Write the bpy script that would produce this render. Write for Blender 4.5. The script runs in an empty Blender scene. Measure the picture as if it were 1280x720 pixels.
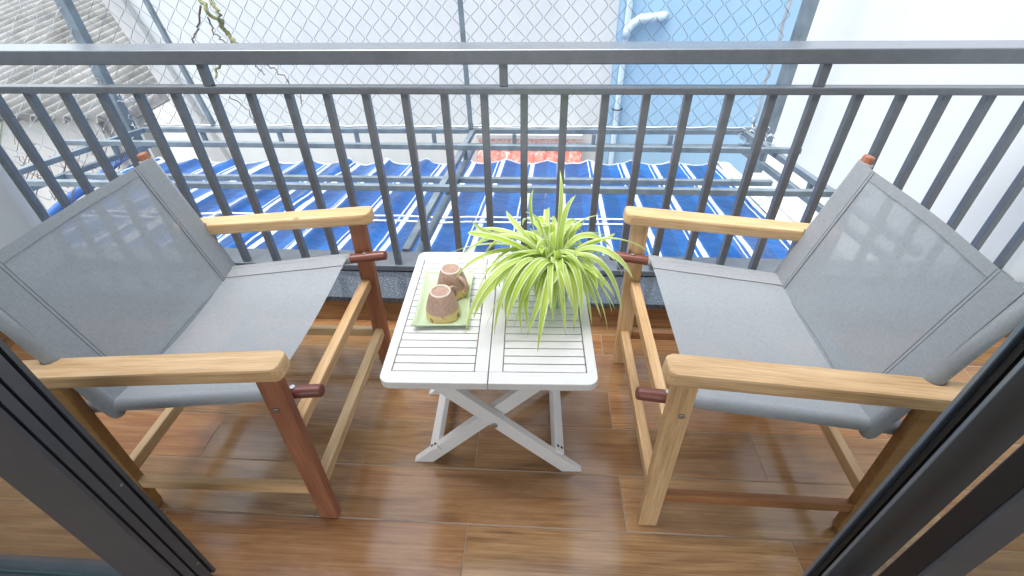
import bpy, bmesh, math, random
from mathutils import Vector, Matrix, noise
random.seed(7)
R = math.radians
scene = bpy.context.scene
COL = scene.collection
H = 1.2                                   # eye height above the balcony floor; camera stands at (0,0,H)

# ------------------------------------------------------------------ camera
FPX, PITCH, YAW, ROLL = 595.72, .662817, -.066478, .0177358
cy, sy, cp, sp = math.cos(YAW), math.sin(YAW), math.cos(PITCH), math.sin(PITCH)
Fv = Vector((sy*cp, cy*cp, -sp)); rt = Vector((cy, -sy, 0)); dn = Fv.cross(rt)
cr, sr = math.cos(ROLL), math.sin(ROLL)
Rt = cr*rt + sr*dn; Dn = -sr*rt + cr*dn
cam = bpy.data.cameras.new('camera'); camo = bpy.data.objects.new('camera', cam); COL.objects.link(camo)
cam.sensor_width = 36; cam.lens = FPX/1280*36; cam.clip_start = .02; cam.clip_end = 400
M = Matrix((Rt, -Dn, -Fv)).transposed().to_4x4(); M.translation = Vector((0, 0, H)); camo.matrix_world = M
scene.camera = camo
scene.render.resolution_x, scene.render.resolution_y = 1024, 576

def ray(x, y): return Fv + Rt*((x-640)/FPX) + Dn*((y-360)/FPX)
def at_z(x, y, z): r = ray(x, y); p = r*((z-H)/r.z); p.z += H; return p
def at_y(x, y, Y): r = ray(x, y); p = r*(Y/r.y); p.z += H; return p

# ------------------------------------------------------------------ materials
def newmat(name):
    m = bpy.data.materials.new(name); m.use_nodes = True
    nt = m.node_tree; return m, nt, nt.nodes['Principled BSDF']
def N(nt, t, **kw):
    n = nt.nodes.new(t)
    for k, v in kw.items():
        if k in n.inputs: n.inputs[k].default_value = v
        else: setattr(n, k, v)
    return n
def ramp(nt, fac, stops):
    r = nt.nodes.new('ShaderNodeValToRGB'); e = r.color_ramp.elements
    while len(e) < len(stops): e.new(.5)
    for el, (p, c) in zip(e, stops): el.position = p; el.color = (*c, 1)
    nt.links.new(fac, r.inputs[0]); return r.outputs[0]
def mixc(nt, fac, a, b, mode='MIX'):
    m = nt.nodes.new('ShaderNodeMix'); m.data_type = 'RGBA'; m.blend_type = mode
    for s, v in ((m.inputs[0], fac), (m.inputs[6], a), (m.inputs[7], b)):
        if hasattr(v, 'links'): nt.links.new(v, s)
        elif isinstance(v, tuple): s.default_value = (*v, 1)
        else: s.default_value = v
    return m.outputs[2]
def bump(nt, bsdf, h, strength=.2, dist=.002):
    b = N(nt, 'ShaderNodeBump', Strength=strength, Distance=dist)
    nt.links.new(h, b.inputs['Height']); nt.links.new(b.outputs[0], bsdf.inputs['Normal'])
def coords(nt, kind='Object', scale=(1, 1, 1)):
    t = nt.nodes.new('ShaderNodeTexCoord'); mp = nt.nodes.new('ShaderNodeMapping')
    nt.links.new(t.outputs[kind], mp.inputs[0]); mp.inputs['Scale'].default_value = scale; return mp.outputs[0]
def attr(nt, name): a = nt.nodes.new('ShaderNodeAttribute'); a.attribute_name = name; return a
def noise_tex(nt, vec, scale, detail=4, rough=.55):
    n = N(nt, 'ShaderNodeTexNoise', Scale=scale, Detail=detail, Roughness=rough); nt.links.new(vec, n.inputs['Vector']); return n.outputs['Fac']

def plain(name, c, rough=.5, metal=0, var=.12, scale=9, bmp=0, spec=.5):
    m, nt, b = newmat(name)
    v = coords(nt); f = noise_tex(nt, v, scale, 5)
    lo = tuple(x*(1-var) for x in c); hi = tuple(min(1, x*(1+var)) for x in c)
    nt.links.new(ramp(nt, f, [(.3, lo), (.7, hi)]), b.inputs['Base Color'])
    b.inputs['Roughness'].default_value = rough; b.inputs['Metallic'].default_value = metal
    b.inputs['Specular IOR Level'].default_value = spec
    if bmp: bump(nt, b, noise_tex(nt, v, scale*12, 4), bmp, .002)
    return m
def wood(name, dark, mid, light, rough=.45):
    m, nt, b = newmat(name)
    a = attr(nt, 'grain'); mp = N(nt, 'ShaderNodeMapping'); mp.inputs['Scale'].default_value = (3, 26, 26)
    nt.links.new(a.outputs['Vector'], mp.inputs[0])
    f1 = noise_tex(nt, mp.outputs[0], 1.6, 6, .6)
    mp2 = N(nt, 'ShaderNodeMapping'); mp2.inputs['Scale'].default_value = (4, 190, 190); nt.links.new(a.outputs['Vector'], mp2.inputs[0])
    f2 = noise_tex(nt, mp2.outputs[0], 2.0, 3, .6)
    c = ramp(nt, f1, [(.25, dark), (.5, mid), (.72, light)])
    c2 = mixc(nt, .35, c, ramp(nt, f2, [(.38, tuple(x*.55 for x in mid)), (.56, light)]))
    mp3 = N(nt, 'ShaderNodeMapping'); mp3.inputs['Scale'].default_value = (5, 9, 9); nt.links.new(a.outputs['Vector'], mp3.inputs[0])
    vo = N(nt, 'ShaderNodeTexVoronoi', Scale=1.3); nt.links.new(mp3.outputs[0], vo.inputs['Vector'])
    c3 = mixc(nt, ramp(nt, vo.outputs['Distance'], [(.02, (.8,)*3), (.09, (0,)*3)]), c2, tuple(x*.3 for x in dark))
    nt.links.new(c3, b.inputs['Base Color'])
    b.inputs['Roughness'].default_value = rough; bump(nt, b, f2, .12, .001)
    return m

MT = {}
MT['wood_light'] = wood('honey_wood', (.42, .225, .09), (.63, .395, .19), (.76, .54, .31))
MT['wood_pale'] = wood('pale_wood', (.45, .29, .14), (.6, .42, .22), (.7, .52, .31))
MT['wood_red'] = wood('red_brown_wood', (.19, .066, .034), (.30, .115, .06), (.40, .17, .09))
MT['wood_orange'] = wood('orange_brown_wood', (.22, .085, .03), (.34, .145, .055), (.42, .2, .085))
MT['wood_dark'] = wood('dark_peg_wood', (.09, .025, .018), (.15, .045, .032), (.2, .065, .045), .35)
MT['wood_rear'] = wood('amber_wood', (.2, .095, .028), (.32, .165, .055), (.42, .24, .09))
MT['rail'] = plain('slate_grey_powder_coat', (.19, .212, .24), .26, .45, .08, 30, .06)
MT['cage'] = plain('weathered_grey_steel', (.17, .215, .25), .45, .2, .22, 14, .1)
MT['wire'] = plain('galvanised_wire', (.15, .185, .21), .5, .3, .1)
MT['wire_b'] = plain('zinc_wire_bright', (.5, .54, .58), .4, .4, .1)
MT['alu'] = plain('anthracite_aluminium', (.095, .112, .135), .34, .3, .08, 20, .03)
MT['alu_lit_paint'] = plain('aluminium_lip_painted_light', (.26, .33, .42), .3, .5, .05)  # bluish light on the door lips, painted in as a brighter colour
MT['gasket'] = plain('black_rubber', (.012, .012, .014), .55, 0, .1)
MT['bolt'] = plain('dull_steel', (.42, .42, .42), .35, .9, .1)
MT['steel_dark'] = plain('dark_screw', (.05, .05, .055), .4, .7, .1)

# white painted table wood
def table_paint():
    m, nt, b = newmat('white_table_paint'); v = coords(nt, scale=(1, 1, 1))
    f = noise_tex(nt, v, 6, 6); c = ramp(nt, f, [(.3, (.66, .66, .66)), (.7, (.75, .75, .74))])
    g = noise_tex(nt, v, 160, 2)
    c = mixc(nt, ramp(nt, g, [(.76, (0, 0, 0)), (.8, (.5, .5, .5))]), c, (.42, .38, .34))
    nt.links.new(c, b.inputs['Base Color']); b.inputs['Roughness'].default_value = .33
    bump(nt, b, noise_tex(nt, coords(nt, scale=(6, 60, 60)), 3, 4), .1, .001); return m
MT['table'] = table_paint()

# sling cloth: woven mesh, a little see-through
def sling(name, c, trans, k=1.0):
    m, nt, b = newmat(name)
    v = coords(nt); f = noise_tex(nt, v, 7, 4); fine = noise_tex(nt, v, 420, 2)
    col = ramp(nt, f, [(.25, tuple(x*.93 for x in c)), (.75, tuple(x*1.06 for x in c))])
    col = mixc(nt, .35, col, ramp(nt, fine, [(.3, tuple(x*.72 for x in c)), (.7, tuple(x*1.2 for x in c))]))
    for sc in ((70, 620, 70), (620, 70, 620)):             # warp and weft threads
        th_ = noise_tex(nt, coords(nt, scale=sc), 1.0, 2, .5)
        col = mixc(nt, .22, col, ramp(nt, th_, [(.34, tuple(x*.7 for x in c)), (.5, c), (.66, tuple(x*1.3 for x in c))]))
    nt.links.new(col, b.inputs['Base Color']); b.inputs['Roughness'].default_value = .6
    wr = N(nt, 'ShaderNodeTexNoise', Scale=5.0, Detail=2.0, Distortion=1.5); nt.links.new(coords(nt), wr.inputs['Vector'])
    bump(nt, b, wr.outputs['Fac'], .12, .02)
    tl = N(nt, 'ShaderNodeBsdfTranslucent'); nt.links.new(col, tl.inputs['Color'])
    tr = N(nt, 'ShaderNodeBsdfTransparent')
    m1 = N(nt, 'ShaderNodeMixShader', Fac=.18*k); m2 = N(nt, 'ShaderNodeMixShader', Fac=trans)
    out = nt.nodes['Material Output']
    nt.links.new(b.outputs[0], m1.inputs[1]); nt.links.new(tl.outputs[0], m1.inputs[2])
    nt.links.new(m1.outputs[0], m2.inputs[1]); nt.links.new(tr.outputs[0], m2.inputs[2])
    nt.links.new(m2.outputs[0], out.inputs['Surface']); return m
MT['sling'] = sling('grey_woven_sling', (.38, .415, .45), .10)
MT['hem'] = sling('grey_woven_hem', (.385, .412, .44), 0)
MT['thread'] = plain('dark_thread', (.16, .17, .185), .8)

def floor_tiles():
    m, nt, b = newmat('wood_look_tile')
    a = attr(nt, 'grain'); t = attr(nt, 'tile')
    mp = N(nt, 'ShaderNodeMapping'); mp.inputs['Scale'].default_value = (1.5, 10, 1); nt.links.new(a.outputs['Vector'], mp.inputs[0])
    dis = noise_tex(nt, mp.outputs[0], .9, 3)
    f1n = N(nt, 'ShaderNodeTexNoise', Scale=1.5, Detail=9.0, Roughness=.66, Distortion=1.6); nt.links.new(mp.outputs[0], f1n.inputs['Vector'])
    mp2 = N(nt, 'ShaderNodeMapping'); mp2.inputs['Scale'].default_value = (2.6, 120, 1); nt.links.new(a.outputs['Vector'], mp2.inputs[0])
    f2 = noise_tex(nt, mp2.outputs[0], 1.4, 5, .65)
    mp3 = N(nt, 'ShaderNodeMapping'); mp3.inputs['Scale'].default_value = (1.5, 2.4, 1); nt.links.new(a.outputs['Vector'], mp3.inputs[0])
    f3 = noise_tex(nt, mp3.outputs[0], 1.6, 3)
    c = ramp(nt, f1n.outputs['Fac'], [(.27, (.085, .034, .013)), (.42, (.23, .103, .04)), (.55, (.35, .18, .074)), (.72, (.50, .29, .135))])
    c = mixc(nt, .45, c, ramp(nt, f2, [(.3, (.12, .05, .02)), (.5, (.32, .158, .064)), (.7, (.50, .29, .135))]))
    c = mixc(nt, ramp(nt, f3, [(.42, (0, 0, 0)), (.7, (.5, .5, .5))]), c, (.19, .08, .032))
    wn = N(nt, 'ShaderNodeTexWhiteNoise', noise_dimensions='1D'); nt.links.new(t.outputs['Fac'], wn.inputs['W'])
    hv = N(nt, 'ShaderNodeHueSaturation'); nt.links.new(c, hv.inputs['Color'])
    for sk_, lo_, hi_ in (('Hue', .497, .512), ('Saturation', 1.0, .9)):
        q_ = N(nt, 'ShaderNodeMapRange'); q_.inputs[3].default_value = lo_; q_.inputs[4].default_value = hi_; nt.links.new(wn.outputs['Value'], q_.inputs[0]); nt.links.new(q_.outputs[0], hv.inputs[sk_])
    mr = N(nt, 'ShaderNodeMapRange'); mr.inputs[3].default_value = .85; mr.inputs[4].default_value = 1.3; nt.links.new(t.outputs['Fac'], mr.inputs[0]); nt.links.new(mr.outputs[0], hv.inputs['Value'])
    nt.links.new(hv.outputs[0], b.inputs['Base Color'])
    sm = noise_tex(nt, coords(nt), 3.5, 4); rr = ramp(nt, sm, [(.3, (.12,)*3), (.7, (.22,)*3)]); nt.links.new(rr, b.inputs['Roughness'])
    b.inputs['Specular IOR Level'].default_value = .7
    bump(nt, b, f2, .1, .0012); return m
MT['tile'] = floor_tiles()
MT['grout'] = plain('tile_grout', (.32, .25, .185), .8)

def granite():
    m, nt, b = newmat('speckled_granite'); v = coords(nt)
    vo = N(nt, 'ShaderNodeTexVoronoi', Scale=260.0); nt.links.new(v, vo.inputs['Vector'])
    f = noise_tex(nt, v, 150, 3)
    c = ramp(nt, f, [(.35, (.04, .05, .065)), (.58, (.085, .105, .13)), (.74, (.2, .23, .26))])
    nt.links.new(c, b.inputs['Base Color']); b.inputs['Roughness'].default_value = .12; return m
MT['granite'] = granite()

def wall_paint(name, c, rough=.8, stain=.12, scale=1.2, stain_c=None):
    m, nt, b = newmat(name); v = coords(nt)
    f = noise_tex(nt, v, scale, 6, .62); g = noise_tex(nt, coords(nt, scale=(3, 3, .5)), scale*2, 5)
    lo = stain_c or tuple(x*(1-stain) for x in c)
    col = ramp(nt, f, [(.3, lo), (.62, c)])
    col = mixc(nt, .4, col, ramp(nt, g, [(.3, lo), (.6, c)]))
    nt.links.new(col, b.inputs['Base Color']); b.inputs['Roughness'].default_value = rough
    bump(nt, b, noise_tex(nt, v, 70, 5), .25, .002); return m
MT['wall_right'] = wall_paint('white_render', (.79, .81, .82), .8, .04)
MT['wall_side'] = wall_paint('white_emulsion', (.70, .73, .74), .75, .05)
MT['wall_far'] = wall_paint('greyish_white_render', (.56, .585, .59), .85, .12)
MT['wall_low'] = wall_paint('dirty_white_render', (.50, .50, .49), .9, .25)
MT['wall_blue'] = wall_paint('sky_blue_paint', (.30, .47, .63), .6, .10)
MT['pipe_blue'] = plain('pale_blue_pvc', (.48, .60, .70), .35, 0, .05)
MT['green_stain'] = wall_paint('mossy_green_render', (.5, .62, .46), .9, .3)
MT['room'] = wall_paint('room_plaster', (.55, .55, .54), .8, .03)
MT['ground'] = wall_paint('alley_concrete', (.3, .3, .29), .9, .25)
MT['white_ledge'] = wall_paint('white_ledge_paint', (.47, .48, .48), .8, .25)

def roof_mat():
    m, nt, b = newmat('weathered_fibre_cement'); v = coords(nt)
    f = noise_tex(nt, v, 3, 7, .68); g = noise_tex(nt, v, 18, 5)
    c = ramp(nt, f, [(.3, (.12, .12, .115)), (.5, (.225, .23, .225)), (.7, (.32, .32, .31))])
    c = mixc(nt, ramp(nt, g, [(.55, (0,)*3), (.72, (.6,)*3)]), c, (.26, .25, .225))
    nt.links.new(c, b.inputs['Base Color']); b.inputs['Roughness'].default_value = .9
    bump(nt, b, g, .4, .01); return m
MT['roof'] = roof_mat()

def red_tile():
    m, nt, b = newmat('flaking_red_tile'); v = coords(nt, scale=(1, 1, 1))
    f = noise_tex(nt, v, 22, 5, .7)
    c = ramp(nt, f, [(.42, (.50, .12, .09)), (.56, (.55, .2, .17)), (.66, (.6, .5, .47))])
    nt.links.new(c, b.inputs['Base Color']); b.inputs['Roughness'].default_value = .7
    return m
MT['red'] = red_tile()
def red_speck():
    m, nt, b = newmat('red_speckled_plaster'); v = coords(nt)
    f = noise_tex(nt, v, 30, 5, .75)
    nt.links.new(ramp(nt, f, [(.40, (.6, .17, .13)), (.5, (.7, .62, .58)), (.7, (.72, .71, .69))]), b.inputs['Base Color']); b.inputs['Roughness'].default_value = .8
    return m
MT['speck'] = red_speck()

def awning_mat():
    m, nt, b = newmat('striped_tarpaulin')
    a = attr(nt, 'stripe')                                # u across the stripes in metres
    sx = N(nt, 'ShaderNodeSeparateXYZ'); nt.links.new(a.outputs['Vector'], sx.inputs[0])
    def math_(op, x, y=None):
        n = nt.nodes.new('ShaderNodeMath'); n.operation = op
        for i, q in enumerate((x, y)):
            if q is None: continue
            if hasattr(q, 'links'): nt.links.new(q, n.inputs[i])
            else: n.inputs[i].default_value = q
        return n.outputs[0]
    P = .26
    t = math_('FRACT', math_('DIVIDE', sx.outputs[0], P))
    def band(c, w): return math_('LESS_THAN', math_('ABSOLUTE', math_('SUBTRACT', t, c)), w/2)
    s = math_('MAXIMUM', band(.5, .13), math_('MAXIMUM', band(.33, .035), math_('MAXIMUM', band(.24, .0), band(.70, .0))))
    t2 = sx.outputs[1]
    def band2(c, w): return math_('LESS_THAN', math_('ABSOLUTE', math_('SUBTRACT', t2, c)), w/2)
    s = math_('MAXIMUM', s, math_('GREATER_THAN', t2, 3.965))
    v = a.outputs['Vector']; f = noise_tex(nt, v, 3, 5)
    dark = math_('GREATER_THAN', t, .62)
    base = ramp(nt, f, [(.25, (.003, .045, .20)), (.5, (.005, .085, .31)), (.75, (.01, .125, .38))])
    base = mixc(nt, math_('MULTIPLY', dark, .55), base, (.008, .035, .12))
    c = mixc(nt, s, base, (.56, .6, .66))
    nt.links.new(c, b.inputs['Base Color']); b.inputs['Roughness'].default_value = .33
    bump(nt, b, noise_tex(nt, v, 9, 4, .6), .6, .02); return m
MT['awning'] = awning_mat()
MT['cord'] = plain('white_cord', (.75, .77, .8), .7)
def floral():
    m, nt, b = newmat('green_flowered_cloth'); v = coords(nt)
    f = noise_tex(nt, v, 14, 2)
    nt.links.new(ramp(nt, f, [(.5, (.72, .72, .66)), (.58, (.6, .7, .5)), (.66, (.2, .55, .32))]), b.inputs['Base Color']); b.inputs['Roughness'].default_value = .8
    return m
MT['floral'] = floral()
MT['branch'] = plain('green_grey_bark', (.22, .23, .10), .8, 0, .3, 30)
MT['twig'] = plain('brown_twig', (.16, .12, .10), .85, 0, .3, 30)

def leaf_mat():
    m, nt, b = newmat('variegated_leaf')
    a = attr(nt, 'leaf'); s = N(nt, 'ShaderNodeSeparateXYZ'); nt.links.new(a.outputs['Vector'], s.inputs[0])
    # x = |u| across (0 centre, 1 margin), y = along 0..1, z = random
    c = ramp(nt, s.outputs[0], [(0, (.52, .66, .09)), (.30, (.43, .60, .05)), (.55, (.34, .52, .03)), (.66, (.68, .78, .38)), (.9, (.80, .86, .58))])
    c = mixc(nt, ramp(nt, s.outputs[2], [(0, (0,)*3), (1, (.4,)*3)]), c, (.74, .82, .36))
    c = mixc(nt, ramp(nt, s.outputs[1], [(.955, (0,)*3), (1, (.75,)*3)]), c, (.42, .24, .06))
    nt.links.new(c, b.inputs['Base Color']); b.inputs['Roughness'].default_value = .32
    tl = N(nt, 'ShaderNodeBsdfTranslucent'); nt.links.new(c, tl.inputs[0])
    mx = N(nt, 'ShaderNodeMixShader', Fac=.35)
    nt.links.new(b.outputs[0], mx.inputs[1]); nt.links.new(tl.outputs[0], mx.inputs[2]); nt.links.new(mx.outputs[0], nt.nodes['Material Output'].inputs['Surface'])
    return m
MT['leaf'] = leaf_mat()
def cup_mat():
    m, nt, b = newmat('speckled_stoneware'); v = coords(nt)
    g = noise_tex(nt, v, 330, 3); s = N(nt, 'ShaderNodeSeparateXYZ'); nt.links.new(v, s.inputs[0])
    brown = ramp(nt, g, [(.35, (.34, .21, .15)), (.5, (.43, .28, .21)), (.7, (.52, .37, .29))])
    cream = mixc(nt, ramp(nt, noise_tex(nt, v, 70, 2), [(.62, (0,)*3), (.66, (1,)*3)]), (.66, .50, .21), (.27, .08, .03))
    c = mixc(nt, ramp(nt, s.outputs[2], [(.0232, (1,)*3), (.0245, (0,)*3)]), brown, cream)
    nt.links.new(c, b.inputs['Base Color']); b.inputs['Roughness'].default_value = .38; bump(nt, b, g, .3, .0006); return m
MT['cup'] = cup_mat()
MT['cup_rim'] = plain('cream_glaze', (.72, .63, .55), .3)
MT['cup_foot'] = None
MT['tray'] = plain('celadon_glaze', (.52, .63, .42), .16, 0, .06, 12)
MT['pot'] = plain('cream_pot_glaze', (.66, .62, .47), .3, 0, .1, 30)
MT['pot_green'] = plain('sage_green_glaze', (.25, .42, .22), .28, 0, .12, 30)
MT['soil'] = plain('potting_soil', (.045, .03, .02), .95, 0, .4, 60, .6)
MT['skirt'] = None

def glass():
    m, nt, b = newmat('door_glass')
    nt.nodes.remove(b)
    tr = N(nt, 'ShaderNodeBsdfTransparent'); tr.inputs[0].default_value = (.93, .95, .945, 1)
    gl = N(nt, 'ShaderNodeBsdfGlossy', Roughness=.01); gl.inputs[0].default_value = (.9, .9, .9, 1)
    fr = N(nt, 'ShaderNodeFresnel', IOR=1.45); mx = N(nt, 'ShaderNodeMixShader')
    ge = N(nt, 'ShaderNodeNewGeometry'); inv = N(nt, 'ShaderNodeMath', operation='SUBTRACT'); inv.inputs[0].default_value = 1; nt.links.new(ge.outputs['Backfacing'], inv.inputs[1])
    mu = N(nt, 'ShaderNodeMath', operation='MULTIPLY'); nt.links.new(fr.outputs[0], mu.inputs[0]); nt.links.new(inv.outputs[0], mu.inputs[1])   # reflect on entry only
    nt.links.new(mu.outputs[0], mx.inputs[0]); nt.links.new(tr.outputs[0], mx.inputs[1]); nt.links.new(gl.outputs[0], mx.inputs[2])
    nt.links.new(mx.outputs[0], nt.nodes['Material Output'].inputs['Surface']); return m
MT['glass'] = glass()
MT['glass_edge'] = plain('green_glass_edge', (.06, .12, .12), .2, 0, .05)

# ------------------------------------------------------------------ geometry helpers
def tag(o, label=None, cat=None, group=None, kind=None):
    for k, v in (('label', label), ('category', cat), ('group', group), ('kind', kind)):
        if v: o[k] = v
    return o
def thing(name, label, cat, loc=(0, 0, 0), rz=0, group=None):
    o = bpy.data.objects.new(name, None); COL.objects.link(o); o.location = loc; o.rotation_euler = (0, 0, rz); o.empty_display_size = .05
    return tag(o, label, cat, group)
def newbm():
    bm = bmesh.new(); bm.verts.layers.float_vector.new('grain'); return bm
def obj(name, bm, m, parent=None, smooth=False, loc=None):
    me = bpy.data.meshes.new(name); bm.normal_update(); bm.to_mesh(me); bm.free()
    mats = m if isinstance(m, (list, tuple)) else [m]
    for q in mats: me.materials.append(MT[q] if isinstance(q, str) else q)
    if smooth:
        for p in me.polygons: p.use_smooth = True
    o = bpy.data.objects.new(name, me); COL.objects.link(o)
    if parent: o.parent = parent
    if loc: o.location = loc
    return o
def merge(bm, tmp, mat=None, mi=0):
    """append tmp bmesh (with grain layer) to bm with a transform"""
    gl = bm.verts.layers.float_vector['grain']; tg = tmp.verts.layers.float_vector['grain']
    vm = {}
    for v in tmp.verts:
        n = bm.verts.new(mat @ v.co if mat else v.co); n[gl] = v[tg]; vm[v] = n
    for f in tmp.faces:
        try:
            nf = bm.faces.new([vm[v] for v in f.verts]); nf.material_index = mi; nf.smooth = f.smooth
        except ValueError: pass
    tmp.free()
def setgrain(tmp):
    g = tmp.verts.layers.float_vector['grain']; o = Vector((random.uniform(0, 50), random.uniform(0, 50), random.uniform(0, 50)))
    for v in tmp.verts: v[g] = v.co + o
def frame(p0, p1, up=(0, 0, 1)):
    p0, p1 = Vector(p0), Vector(p1); x = (p1-p0).normalized(); u = Vector(up)
    if abs(x.dot(u)) > .999: u = Vector((0, 1, 0))
    y = u.cross(x).normalized(); z = x.cross(y)
    m = Matrix((x, y, z)).transposed().to_4x4(); m.translation = (p0+p1)/2; return m, (p1-p0).length
def bar(bm, p0, p1, w, h, up=(0, 0, 1), bev=.003, mi=0, seg=2):
    """a bevelled bar from p0 to p1, w across (perpendicular to up), h along up"""
    m, L = frame(p0, p1, up); t = newbm()
    bmesh.ops.create_cube(t, size=1)
    for v in t.verts: v.co = Vector((v.co.x*L, v.co.y*w, v.co.z*h))
    if bev: bmesh.ops.bevel(t, geom=t.edges[:], offset=bev, segments=seg, profile=.6, affect='EDGES')
    setgrain(t); merge(bm, t, m, mi)
def box(bm, a, b, bev=.0, mi=0):
    a, b = Vector(a), Vector(b); c = (a+b)/2
    t = newbm(); bmesh.ops.create_cube(t, size=1)
    for v in t.verts: v.co = Vector((v.co.x*abs(b.x-a.x), v.co.y*abs(b.y-a.y), v.co.z*abs(b.z-a.z)))
    if bev: bmesh.ops.bevel(t, geom=t.edges[:], offset=bev, segments=2, profile=.6, affect='EDGES')
    setgrain(t); merge(bm, t, Matrix.Translation(c), mi)
def dowel(bm, p0, p1, r, seg=16, bev=.003, mi=0):
    m, L = frame(p0, p1); t = newbm(); rings = []
    prof = [(0, r)] if not bev else [(0, r-bev), (bev*.3, r-bev*.3), (bev, r)]
    prof = prof + [(L-a, b) for a, b in reversed(prof)]
    for a, b in prof: rings.append([t.verts.new((a-L/2, b*math.cos(2*math.pi*k/seg), b*math.sin(2*math.pi*k/seg))) for k in range(seg)])
    for q, w_ in zip(rings, rings[1:]):
        for k in range(seg): t.faces.new((q[k], w_[k], w_[(k+1) % seg], q[(k+1) % seg])).smooth = True
    t.faces.new(rings[0]); t.faces.new(rings[-1][::-1])
    bmesh.ops.recalc_face_normals(t, faces=t.faces[:])
    setgrain(t); merge(bm, t, m, mi)
def tube(bm, pts, r, seg=8, mi=0, radii=None):
    pts = [Vector(p) for p in pts]; rings = []; g = bm.verts.layers.float_vector['grain']
    n = len(pts); ref = None
    for i, p in enumerate(pts):
        d = (pts[min(i+1, n-1)]-pts[max(i-1, 0)]).normalized()
        if ref is None: ref = Vector((0, 0, 1)) if abs(d.z) < .9 else Vector((1, 0, 0))
        y = d.cross(ref).normalized(); z = y.cross(d).normalized(); ref = z
        rr = radii[i] if radii else r
        ring = []
        for k in range(seg):
            a = 2*math.pi*k/seg; v = bm.verts.new(p+y*(rr*math.cos(a))+z*(rr*math.sin(a))); v[g] = p; ring.append(v)
        rings.append(ring)
    for a, b in zip(rings, rings[1:]):
        for k in range(seg):
            f = bm.faces.new((a[k], a[(k+1) % seg], b[(k+1) % seg], b[k])); f.smooth = True; f.material_index = mi
    for ring in (rings[0], rings[-1][::-1]):
        try: bm.faces.new(ring[::-1]).material_index = mi
        except ValueError: pass
def prism(bm, outline, th, mat, bev=.003, mi=0):
    """outline in local xy, extruded from z=0 to th"""
    t = newbm(); b = [t.verts.new((x, y, 0)) for x, y in outline]; f = t.faces.new(b)
    r = bmesh.ops.extrude_face_region(t, geom=[f])
    for e in r['geom']:
        if isinstance(e, bmesh.types.BMVert): e.co.z += th
    bmesh.ops.recalc_face_normals(t, faces=t.faces[:])
    if bev:
        ed = [e for e in t.edges if abs(e.verts[0].co.z-e.verts[1].co.z) < 1e-6]
        bmesh.ops.bevel(t, geom=ed, offset=bev, segments=2, profile=.6, affect='EDGES', clamp_overlap=True)
    setgrain(t); merge(bm, t, mat, mi)
def lathe(bm, prof, seg=32, mi=0, c=(0, 0, 0), mis=None):
    g = bm.verts.layers.float_vector['grain']; rings = []
    for r, z in prof:
        if r < 1e-6: rings.append([bm.verts.new((c[0], c[1], c[2]+z))])
        else: rings.append([bm.verts.new((c[0]+r*math.cos(2*math.pi*k/seg), c[1]+r*math.sin(2*math.pi*k/seg), c[2]+z)) for k in range(seg)])
    for j, (a, b) in enumerate(zip(rings, rings[1:])):
        for k in range(seg):
            q = [a[k % len(a)], a[(k+1) % len(a)], b[(k+1) % len(b)], b[k % len(b)]]
            u = []
            for v in q:
                if v not in u: u.append(v)
            if len(u) > 2:
                f = bm.faces.new(u); f.smooth = True; f.material_index = mis[j] if mis else mi
def sheet(bm, grid, th=0):
    """grid of points -> quads; th>0 adds a second layer and a border so that the cloth has thickness"""
    n, m = len(grid), len(grid[0]); V = [[bm.verts.new(p) for p in row] for row in grid]
    for i in range(n-1):
        for j in range(m-1):
            f = bm.faces.new((V[i][j], V[i+1][j], V[i+1][j+1], V[i][j+1])); f.smooth = True
    return V

# ------------------------------------------------------------------ balcony floor (one mesh of wood-look tiles)
def tile_mesh(bm, x0, x1, y0, y1, z, joints_y, xoff, L=.787, gap=.0013, lift=.0):
    g = bm.verts.layers.float_vector['grain']; tl = bm.verts.layers.float['tile']
    for r in range(len(joints_y)-1):
        a, b = joints_y[r], joints_y[r+1]
        s = xoff[r % 2] - L*6
        while s < x1:
            xa, xb = max(s, x0)+gap, min(s+L, x1)-gap; s += L
            if xb-xa < .01: continue
            ya, yb = a+gap, b-gap
            o = Vector((random.uniform(0, 80), random.uniform(0, 80), 0)); rnd = random.random()
            bv = .0012; vs = []
            for (px, py, pz) in ((xa, ya, -bv), (xb, ya, -bv), (xb, yb, -bv), (xa, yb, -bv), (xa+bv, ya+bv, 0), (xb-bv, ya+bv, 0), (xb-bv, yb-bv, 0), (xa+bv, yb-bv, 0)):
                v = bm.verts.new((px, py, z+pz)); v[g] = Vector((px, py, 0))+o; v[tl] = rnd; vs.append(v)
            bm.faces.new(vs[4:8])
            for k in range(4): bm.faces.new((vs[k], vs[(k+1) % 4], vs[4+(k+1) % 4], vs[4+k]))
jy = [.569+.1505*k for k in range(-6, 5)] + [1.272, 1.318]
bm = newbm(); bm.verts.layers.float.new('tile')
# row starting at .569 has joints at .234 + k L
par = [0 if (k % 2 == 0) else 1 for k in range(-6, 6)]
tile_mesh(bm, -1.9, 1.7, 0, 0, 0, jy, (.234, -.16))
for f in bm.faces: f.material_index = 0
box(bm, (-1.9, jy[0], -.03), (1.7, 1.318, -.0012), mi=1)
tag(obj('floor', bm, ['tile', 'grout']), kind='structure')

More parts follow.
